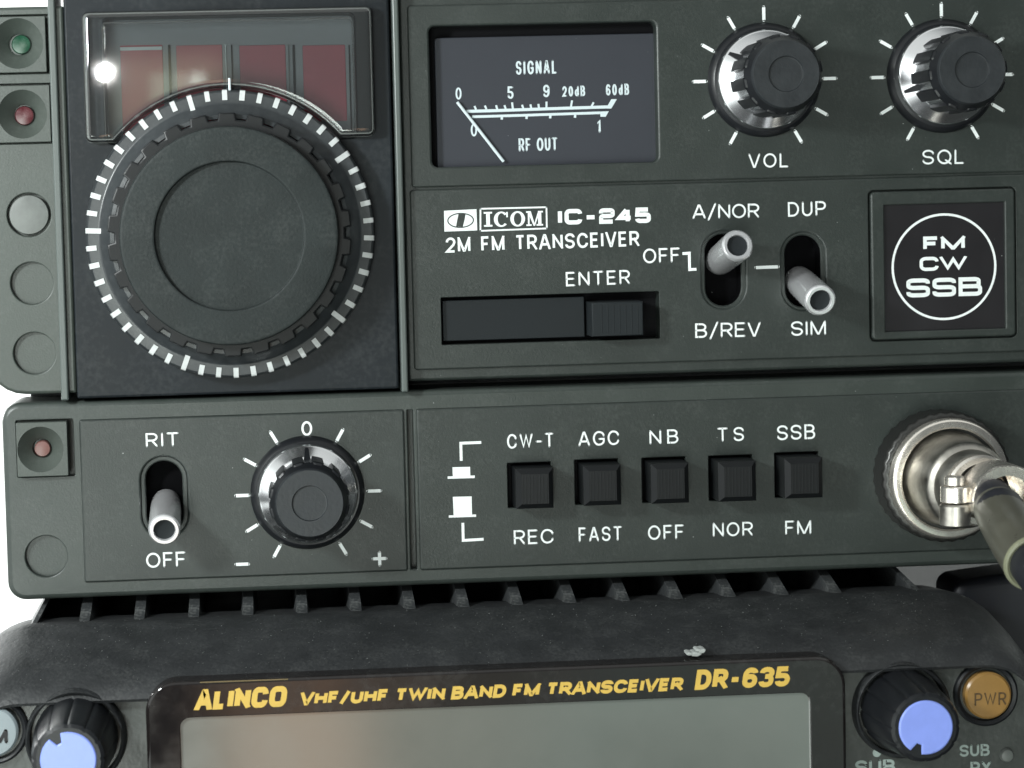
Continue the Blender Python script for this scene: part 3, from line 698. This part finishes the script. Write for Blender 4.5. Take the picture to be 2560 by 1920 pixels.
# toggles
def toggle(x, y, tx, ty, h, parent):
    c_ = P(x, y); t = P(tx, ty, h)
    mb = MB(); sl = stad(c_, S(92), S(182)); 
    L = lambda lp, w: mb.add([(p[0], p[1], w) for p in lp])
    a = L(inset(sl, -S(10.5)), -0.34); b = L(inset(sl, -S(3)), -0.36); c2 = L(sl, -0.55); d = L(sl, -3.6)
    n = len(a)
    for p, q in ((a,b),(b,c2)): mb.f += [(p[i], p[(i+1) % n], q[(i+1) % n], q[i]) for i in range(n)]
    bz = build('toggle_switch', mb, 'grey', parent)
    mb = MB(); c3 = L(sl, -0.56); d = L(sl, -3.6); mb.f += [(c3[(i+1) % n], c3[i], d[i], d[(i+1) % n]) for i in range(n)]; mb.f.append(tuple(d))
    build('slot', mb, 'pitch', bz)
    base = Vector((c_[0]+0.34*(t[0]-c_[0]), c_[1]+0.34*(t[1]-c_[1]), -3.2)); tip = Vector((t[0], t[1], h)); ln = (tip-base).length
    mb = MB(); mb.T = frame(base, tip-base)
    lathe(mb, [(2.1,0),(2.22,2),(2.32,ln-0.55),(2.2,ln-0.2),(2.0,ln),(1.62,ln),(1.5,ln-0.15),(1.48,ln-1.2)], (0,0), 48)
    build('lever', mb, 'alu', bz)
    mb = MB(); mb.T = frame(base, tip-base); lathe(mb, [(1.49,ln-0.55),(0.9,ln-0.62),(0,ln-0.64)], (0,0), 40); build('lever_bore', mb, 'slotm', bz)
    return bz
toggle(*SLOT_A, 1845,613, 9.0, radio)
toggle(*SLOT_D, 2052,752, 9.2, radio)
# mode badge
mb = MB(); plate(mb, R(*BAD,0.7), [(R(2208,513,2512,820,0.1), 0.6, 0.2, False)], -1.1, 0.45, 0.3); bf = build('mode_badge', mb, 'grey', radio)
mb = MB(); prism(mb, R(2206,511,2514,822,0.1), -1.0, 0.0, 0.05); bp = build('badge_plate', mb, 'badge', bf)
mb = MB()
bc = P(2360,667); stroke(mb, circ(bc, S(133), 72), True, S(6)/2, lambda a, b, l: (a, b, l), 0.03)
text(mb, 'FM', 2308,627, 2412,624, 36, 0.26, k=0.6, gap=0.16, rnd=False); text(mb, 'CW', 2299,678, 2416,675, 36, 0.24, k=0.6, gap=0.10, rnd=False)
text(mb, 'SSB', 2266,744, 2455,739, 48, 0.22, k=0.55, gap=0.14, rnd=False)
build('lettering', mb, 'ink', bp)

# ================================================================== control unit below it
VT2, VB2 = V(200,1003), V(200,1497)
UL2 = U(10,1250)
unit = thing('radio_control_unit', 'slim grey radio unit with toggle, RIT knob and five black push buttons, middle of stack', 'radio', ((UL2+UR)/2, VB2, -60))
mb = MB(); prism(mb, rr(UL2+3.2, VB2+0.4, UR-0.8, V_UB+0.55, 0.3), -190, -11, 0.2, back=True); build('body', mb, 'case', unit)
LED3 = (41,1056,173,1187)
mb = MB(); plate(mb, rr(UL2, VB2, UR, VT2, 2.7, 8), [(R(LED3[0]-3,LED3[1]-4,LED3[2]+14,LED3[3]+3,0.25), 1.6, 0.1, True), ring_recess(115,1392,52), (R(1018,1026,1043,1424,0.1), 2.2, 0.2, True), (stad(P(411,1243), S(150), S(240)), 6, 0, False), (R(1230,1110,2100,1290,0.2), 6, 0, False)], -11.5, -0.35, 0.8)
build('front_plate', mb, 'grey2', unit)
indicator(unit, *LED3, 103,1122,57, 106,1122,20, 'pink', 'pale pink indicator lens')
SLOT_R = (411,1243)
VT3, VB3 = V(500,1040), V(500,1447)
mb = MB(); plate(mb, rr(U(204,1250), VB3, U(1016,1250), VT3, 0.4), [(stad(P(*SLOT_R), S(116), S(205)), 0.35, 0.3, False)], -0.6, 0.0, 0.3)
lpan = build('control_panel', mb, 'grey', unit)
BTN = [(1268,1158),(1436,1150),(1604,1145),(1771,1140),(1936,1132)]
mb = MB(); plate(mb, rr(U(1046,1250), VB3, UR-1.5, VT3, 0.4), [(R(x,y,x+112,y+108,0.15), 6, 0.12, False) for x, y in BTN], -0.6, 0.0, 0.3)
rpan = build('control_panel', mb, 'grey', unit)
toggle(*SLOT_R, 411,1326, 9.0, unit)
knob(769,1231,12.2,math.radians(90),unit,'tuning_offset_knob')
mb = MB(); text(mb, 'RIT', 365,1118, 447,1115, 35, 0.13, gap=0.26); build('lettering', mb, 'ink', lpan)
mb = MB(); text(mb, 'OFF', 366,1420, 465,1416, 38, 0.13, gap=0.18); build('lettering', mb, 'ink', lpan)
mb = MB(); text(mb, '0', 754,1090, 781,1089, 37, 0.15); seg(mb, [(590,1411),(621,1410)], 8, rnd=True); seg(mb, [(933,1397),(965,1396)], 8, rnd=True); seg(mb, [(948.5,1381),(949.5,1413)], 8, 0, 0.034, True)
build('lettering', mb, 'ink', lpan)
ticks(771,1233, [-60,-30,0,30,60,120,150,180,210,240], 150, 182, lpan)
mb = MB()
seg(mb, [(1153,1152),(1152,1108),(1203,1106)], 7); poly(mb, [(1131,1168),(1175,1167),(1176,1190),(1132,1191)]); poly(mb, [(1119,1191),(1187,1188.5),(1187,1195),(1119,1197)], 0, 0.034)
poly(mb, [(1132,1242),(1179,1241),(1180,1287),(1134,1288)]); poly(mb, [(1122,1288.5),(1190,1286),(1190,1292),(1122,1294)], 0, 0.034); seg(mb, [(1157,1307),(1158,1351),(1209,1348)], 7)
build('pictogram', mb, 'ink', rpan)
for s_, a, b, c_, d, h in (('CW-T',1268,1122,1384,1118,37),('AGC',1446,1116,1548,1112,37),('NB',1624,1111,1696,1108,36),('TS',1794,1105,1860,1102,36),('SSB',1943,1101,2038,1097,38),
                        ('REC',1285,1362,1384,1358,37),('FAST',1447,1355,1555,1351,37),('OFF',1620,1350,1710,1347,37),('NOR',1782,1342,1882,1339,36),('FM',1963,1337,2028,1335,36)):
    mb = MB(); text(mb, s_, a, b, c_, d, h, 0.13, gap={'NB':0.42,'TS':0.42,'SSB':0.2}.get(s_, 0.2)); build('lettering', mb, 'ink', rpan)
for i, (x, y) in enumerate(BTN):
    mb = MB(); prism(mb, R(x-8,y-8,x+120,y+116,0.1), -5, -2.4, 0); well = mb
    fx = x+30+i*1.5; fy = y+20
    h = 4.2+0.25*i
    mb = MB(); q = R(fx-8, fy-4, fx+88, fy+93, 0.0, h); w0 = -2.9
    prism(mb, q, w0, h, 0.75, 1); pb = build('push_button', mb, 'grip', unit, ang=25)
    build('button_well', well, 'well', pb)
    mb = MB()
    for j in range(8): prism(mb, R(fx+8+j*8.5, fy+9, fx+11.5+j*8.5, fy+82, 0.0, h+0.05), h-0.1, h+0.05, 0.03)
    build('ribs', mb, 'grip', pb)

# ================================================================== microphone plug and its cable
mc = P(2342,1184)
plug = thing('microphone_plug', 'round metal screw-on microphone plug with cable clamp and olive sleeved cable', 'plug', (mc[0], mc[1], 0))
mb = MB(); lp = []
for i in range(72): r = S(167)*(1.0 if i % 2 else 0.978); a = 2*math.pi*i/72; lp.append((mc[0]+r*math.cos(a), mc[1]+r*math.sin(a)))
prism(mb, lp, 0.05, 4.9, 0.8, 4)
build('coupling_ring', mb, 'knurl', plug)
ax = Vector((0.06,-0.03,1)).normalized()
T = frame((mc[0], mc[1], 0), ax)
mb = MB(); mb.T = T; lathe(mb, [(9.0,4.3),(8.95,5.3),(8.75,5.65),(8.45,5.8),(7.75,5.8),(7.5,5.6),(7.45,3.8)], (0,0), 96); build('front_rim', mb, 'nickel2', plug)
mb = MB(); mb.T = T; lathe(mb, [(7.1,3.6),(7.1,5.2),(6.9,5.7),(6.5,8.5),(6.3,11.5),(6.0,12.2),(5.4,12.6),(5.3,14.5),(5.0,15.2),(4.2,15.3),(0,15.3)], (0,0), 96); build('barrel', mb, 'nickel', plug)
mb = MB(); mb.T = T; lathe(mb, [(5.0,15.1),(5.1,16.6),(4.8,17.0),(4.0,17.0),(3.8,16.4),(3.8,15)], (0,0), 72); build('collar_ring', mb, 'nickel2', plug)
# clamp: an arched saddle over the cable with a screw through its ears
cc = P(2500,1243,20); 
mb = MB(); rows = []
for w_ in (16.5, 17.2, 22.3, 23.0):
    ro = 5.0 if 17 < w_ < 22.5 else 4.7
    row = []
    for i in range(25):
        a = math.radians(200-220*i/24); row.append((cc[0]+ro*math.cos(a), cc[1]+ro*math.sin(a), w_))
    for i in range(25):
        a = math.radians(-20+220*i/24); row.append((cc[0]+3.4*math.cos(a), cc[1]+3.4*math.sin(a), w_))
    rows.append(mb.add(row))
for a, b in zip(rows, rows[1:]): mb.f += [(a[(i+1) % 50], a[i], b[i], b[(i+1) % 50]) for i in range(50)]
r_ = rows[-1]; mb.f += [(r_[i], r_[49-i], r_[48-i], r_[i+1])[::-1] for i in range(24)]
build('cable_clamp', mb, 'nickel2', plug)
sx, sy = P(2385,1250,20)
def vcyl(x, y0, y1, r, w_, name, mt_, hexa=False):
    mb = MB(); b = P(x, y1, w_); t = P(x, y0, w_); h = t[1]-b[1]
    mb.T = frame((b[0], b[1], w_), (0,1,0), (0,0,1))
    lathe(mb, [(0,0),(r*0.9,0),(r,h*0.06),(r,h*0.92),(r*0.9,h),(0,h)], (0,0), 40); return build(name, mb, mt_, plug)
vcyl(2386,1190,1213,S(25,20),20,'clamp_screw','nickel2')
vcyl(2387,1214,1256,S(36,20),20,'clamp_ear','nickel2')
vcyl(2388,1259,1314,S(39,20),20,'clamp_ear','nickel')
mb = MB()
for (x, y, ww) in ((2418,1232,20),(2440,1240,20.5)): pass
pe = P(2420,1236,20); prism(mb, rr(pe[0]-1.2, pe[1]-1.2, pe[0]+2.2, pe[1]+1.2, 0.3), 18, 21, 0.4, back=True); build('clamp_lug', mb, 'nickel2', plug)
def Q(x, y, w_): a = P(x, y, w_); return (a[0], a[1], w_)
core = spline([Q(2440,1215,10), Q(2468,1234,18), Q(2488,1252,24), Q(2520,1312,31), Q(2586,1408,43), Q(2630,1465,52), Q(2700,1560,66)], 10)
mb = MB(); tube(mb, core, [2.75 if i < 24 else 3.25 for i in range(len(core))], 24); build('cable', mb, 'rubber', plug)
sl = spline([Q(2494,1272,25.5), Q(2518,1312,31), Q(2548,1356,37), Q(2586,1408,43)], 8)
nsl = len(sl); mb = MB(); tube(mb, sl, [3.3+0.6*i/(nsl-1) for i in range(nsl)], 36, caps=False); build('sleeve', mb, 'olive', plug)
d_ = (sl[-1]-sl[-3]).normalized()
mb = MB(); mb.T = frame(sl[-1], d_); lathe(mb, [(3.8,-0.6),(4.0,-0.2),(3.9,0.2),(3.6,0.3),(3.2,0.1)], (0,0), 48); build('sleeve_rim', mb, 'palesl', plug)

# ================================================================== lower transceiver
FW = 24.0
AL, AR = U(-112,1800,10), U(2553,1850,10)
AT = (V(100,1556,6)+V(2300,1484,6))/2
low = thing('mobile_radio', 'dusty black radio at bottom of stack with heatsink fins, display and blue topped knobs', 'radio', ((AL+AR)/2, -97.6, -60))
BL_, BR_ = U(42,1560,5), U(2338,1480,5)
mb = MB(); prism(mb, rr(BL_, -96, BR_, AT-2.6, 0.8), -170, 5, 0.3, back=True); body = build('body', mb, 'ablack', low)
FT = VB2-0.05
def fin(u0, wide, ln=0.0):
    mb = MB(); tb = 0.55
    pts = []
    for w_, top in ((4.8,AT-0.4),(1.0,AT+0.5),(-6,FT-0.15),(-8,FT),(-165,FT)):
        pts.append(mb.add([(u0,AT-2.7,w_),(u0+wide,AT-2.7,w_),(u0+wide-tb+ln*(top-AT+2.7),top,w_),(u0+tb+ln*(top-AT+2.7),top,w_)]))
    for a, b in zip(pts, pts[1:]): mb.f += [(a[i], b[i], b[(i+1) % 4], a[(i+1) % 4]) for i in range(4)]
    mb.f.append(tuple(pts[0])); mb.f.append(tuple(pts[-1][::-1]))
    build('cooling_fin', mb, 'finblk', body)
u = U(186,1553,5); fin(BL_+0.1, 1.8, 0.55)
for i in range(15): fin(u+i*S(137.3,5), 2.6)
fin(BR_-2.0, 1.9, -0.5)
# front housing: a shoulder that falls away to a lip, then the recessed face
def shoulder(d): return rr(AL+0.22*d, -97.5+0.1*d, AR-0.16*d, AT-d, 11.5-0.35*d, 14)
mb = MB(); rings = []
for w_, d in ((-4,0.9),(3,0.25),(5,0.0),(6.5,0.05),(8,0.35),(12,1.15),(16.5,2.4),(20,3.9),(22.4,5.4),(23.6,6.6),(24,7.3),(23.8,7.7),(22.2,7.8)):
    rings.append(mb.add([(p[0], p[1], w_) for p in shoulder(d)]))
for a, b in zip(rings, rings[1:]): mb.strip(a, b)
mb.f.append(tuple(rings[0][::-1])); build('front_housing', mb, 'ablack', low, ang=50)
mb = MB(); prism(mb, shoulder(7.2), 19, 22.25, 0); face = build('front_panel', mb, 'aface', low)
# display
DW = 25.2
bt = (V(450,1702,DW)+V(2040,1644,DW))/2
bl, br_ = U(366,1850,DW), U(2117,1850,DW)
lt = (V(480,1793,DW)+V(2005,1733,DW))/2
ll, lr = U(452,1880,DW), U(2027,1850,DW)
mb = MB(); plate(mb, rr(bl, -94, br_, bt, 4.2, 10), [(rr(ll, -91, lr, lt, 1.4), 0.6, 0.1, False)], 21, DW, 0.5)
bez = build('display_bezel', mb, 'gloss', low)
mb = MB(); prism(mb, rr(ll-0.4, -91.4, lr+0.4, lt+0.4, 0.5), 23, DW-0.45, 0); build('lcd_screen', mb, 'lcd', bez)
mb = MB()
text(mb, 'ALINCO', 486,1776, 722,1766, 53, 0.27, DW, k=0.62, gap=0.06, slant=0.16, rnd=False)
text(mb, 'VHF/UHF TWIN BAND FM TRANSCEIVER', 748,1764, 1711,1726, 34, 0.275, DW, k=0.9, gap=0.08, slant=0.2, rnd=False, sp_=0.34)
text(mb, 'DR-635', 1736,1725, 1980,1715, 52, 0.25, DW, k=0.9, gap=0.08, slant=0.16, rnd=False)
build('lettering', mb, 'gold', bez)
mb = MB(); seg(mb, [(500,1706),(720,1698)], 3, DW); build('edge_line', mb, 'faint', bez)
def aknob(capx, capy, r_cap, notch, h=12.5):
    w_ = 22.25+h; c_ = P(capx, capy, w_); rc = S(r_cap, w_)
    mb = MB(); lathe(mb, [(6.9,22.2),(6.8,23.6),(6.5,24.0),(6.2,23.8),(6.1,22.4)], c_, 72); kb = build('rotary_knob', mb, 'ablack', low)
    mb = MB(); lpz = []
    for i in range(96):
        a = 2*math.pi*i/96; lpz.append((c_[0]+5.7*math.cos(a)*(0.965 if i % 8 == 0 else 1), c_[1]+5.7*math.sin(a)*(0.965 if i % 8 == 0 else 1)))
    rg = []
    for ww, sc in ((22.2,1.0),(24,1.0),(w_-3,0.9),(w_-1.0,0.86),(w_-0.3,0.82),(w_-0.1,0.74)): rg.append(mb.add([(c_[0]+(p[0]-c_[0])*sc, c_[1]+(p[1]-c_[1])*sc, ww) for p in lpz]))
    for a, b in zip(rg, rg[1:]): mb.strip(a, b)
    mb.f.append(tuple(rg[-1])); build('grip', mb, 'knobblk', kb)
    # cap with its notch
    mb = MB(); lo = []; n = 72
    for i in range(n):
        a = 2*math.pi*i/n
        dd = (a-notch+math.pi) % (2*math.pi)-math.pi
        r = rc if abs(dd) > 0.17 else rc*0.66
        lo.append((c_[0]+r*math.cos(a), c_[1]+r*math.sin(a)))
    prism(mb, lo, w_-0.6, w_+0.12, 0.22, 3)
    build('cap', mb, 'blue', kb)
    return kb
aknob(171,1900,71,math.radians(118))
aknob(2315,1819,71,math.radians(246), 11.5)
def abutton(x, y, rpx, mt_, h=1.6):
    w_ = 22.25+h; c_ = P(x, y, w_); r = S(rpx, w_)
    mb = MB(); lathe(mb, [(r+1.3,22.2),(r+1.2,22.9),(r+0.9,23.1),(r+0.45,22.9),(r+0.4,22.3)], c_, 64); bq = build('push_button', mb, 'knobblk', low)
    mb = MB(); lathe(mb, [(r,22.2),(r,w_-0.35),(r-0.3,w_-0.05),(r*0.6,w_+0.02),(0,w_+0.03)], c_, 64); cp = build('cap', mb, mt_, bq)
    return bq, w_
bq, w_ = abutton(-19,1831,64,'mgrey')
mb = MB(); text(mb, 'M', -22,1859, 20,1858, 36, 0.25, w_, gap=0.1, lift=0.06); build('lettering', mb, 'badge', bq)
bq, w_ = abutton(2472,1740,61,'orange')
mb = MB(); text(mb, 'PWR', 2436,1764, 2515,1762, 33, 0.13, w_, gap=0.16, lift=0.06); build('lettering', mb, 'brown', bq)
mb = MB(); text(mb, 'SUB', 2138,1936, 2238,1932, 36, 0.21, 22.25, gap=0.12); lathe(mb, [(S(11,22),22.28),(0,22.29)], P(2192,1882,22.25), 20)
build('lettering', mb, 'dimink', face)
mb = MB(); text(mb, 'SUB', 2399,1892, 2474,1889, 31, 0.19, 22.25, gap=0.12); text(mb, 'RX', 2426,1936, 2478,1934, 33, 0.2, 22.25, gap=0.12); build('lettering', mb, 'dimink', face)
mb = MB(); c_ = P(2517,1888,22.5); lathe(mb, [(1.0,22.2),(1.0,22.6),(0.8,22.9),(0,23.1)], c_, 24); build('indicator_lamp', mb, 'lens', low)

# ================================================================== odds and ends
c_ = P(2345,1452,-10); e_ = P(2520,1428,-10)
mb = MB()
ang = math.radians(6); cu = U(2336,1450,-17); cv = V(2336,1432,-17)
lp = [(cu+ (p[0])*math.cos(ang)-(p[1])*math.sin(ang), cv+(p[0])*math.sin(ang)+p[1]*math.cos(ang)) for p in rr(0,-40,60,0,2.2,8)]
prism(mb, lp, -17, -8, 1.5, 4, back=True); o = build('black_case', mb, 'rubber')
o['label'] = 'matte black case with rounded corner standing behind right end of bottom radio'; o['category'] = 'case'
# dust: loose flakes lying on the lower radio's shoulder
mb = MB()
sh = [(5,0.0),(8,0.35),(12,1.15),(16.5,2.4),(20,3.9),(22.4,5.4)]
for i in range(620):
    uu = random.uniform(BL_, BR_); w_ = random.uniform(5, 22)
    for (wa, da), (wb, db) in zip(sh, sh[1:]):
        if wa <= w_ <= wb: d = da+(db-da)*(w_-wa)/(wb-wa)
    r = 0.035+0.12*random.random()**5; vv = AT-d+0.03; a0 = random.random()*6
    n = 6; q = [(uu+r*random.uniform(.5,1.2)*math.cos(a0+2*math.pi*j/n), vv+0.35*r*math.sin(a0+2*math.pi*j/n)+0.03, w_+r*random.uniform(.5,1.1)*math.sin(a0+2*math.pi*j/n)) for j in range(n)]
    t = mb.add([(uu, vv+0.10, w_+0.06)]+q)
    mb.f += [(t[0], t[1+j], t[1+(j+1) % n]) for j in range(n)]+[(t[0], t[1+(j+1) % n], t[1+j]) for j in range(0)]
for i in range(90):
    uu, vv = random.uniform(U(200,700), U(2550,700)), random.uniform(VB3+1, V(1800,20)); r = 0.03+0.07*random.random()**3
    q = [(uu+r*random.uniform(.4,1.2)*math.cos(a), vv+r*random.uniform(.4,1.2)*math.sin(a), 0.09) for a in (0,1,2,3.2,4.2,5.3)]
    mb.f.append(tuple(mb.add(q)))
o = build('dust', mb, 'fluff'); o['kind'] = 'stuff'; o['label'] = 'pale dust flecks scattered over the radio fronts and the black shoulder of the bottom radio'
mb = MB(); c_ = P(1740,1634,23.5)
for (dx, dy, r) in ((0,-0.1,0.75),(0.85,0.35,0.6),(-0.9,0.0,0.45),(0.3,0.45,0.4)):
    n = 10; lp = [(c_[0]+dx+r*random.uniform(.7,1.15)*math.cos(2*math.pi*j/n), c_[1]+dy+0.55*r*random.uniform(.7,1.15)*math.sin(2*math.pi*j/n)) for j in range(n)]
    prism(mb, lp, 21.5, 23.6+0.3*dy, 0.12, 2)
o = build('paint_flake', mb, 'fluff'); o['label'] = 'small white flake of debris on top edge of bottom radio'; o['category'] = 'debris'
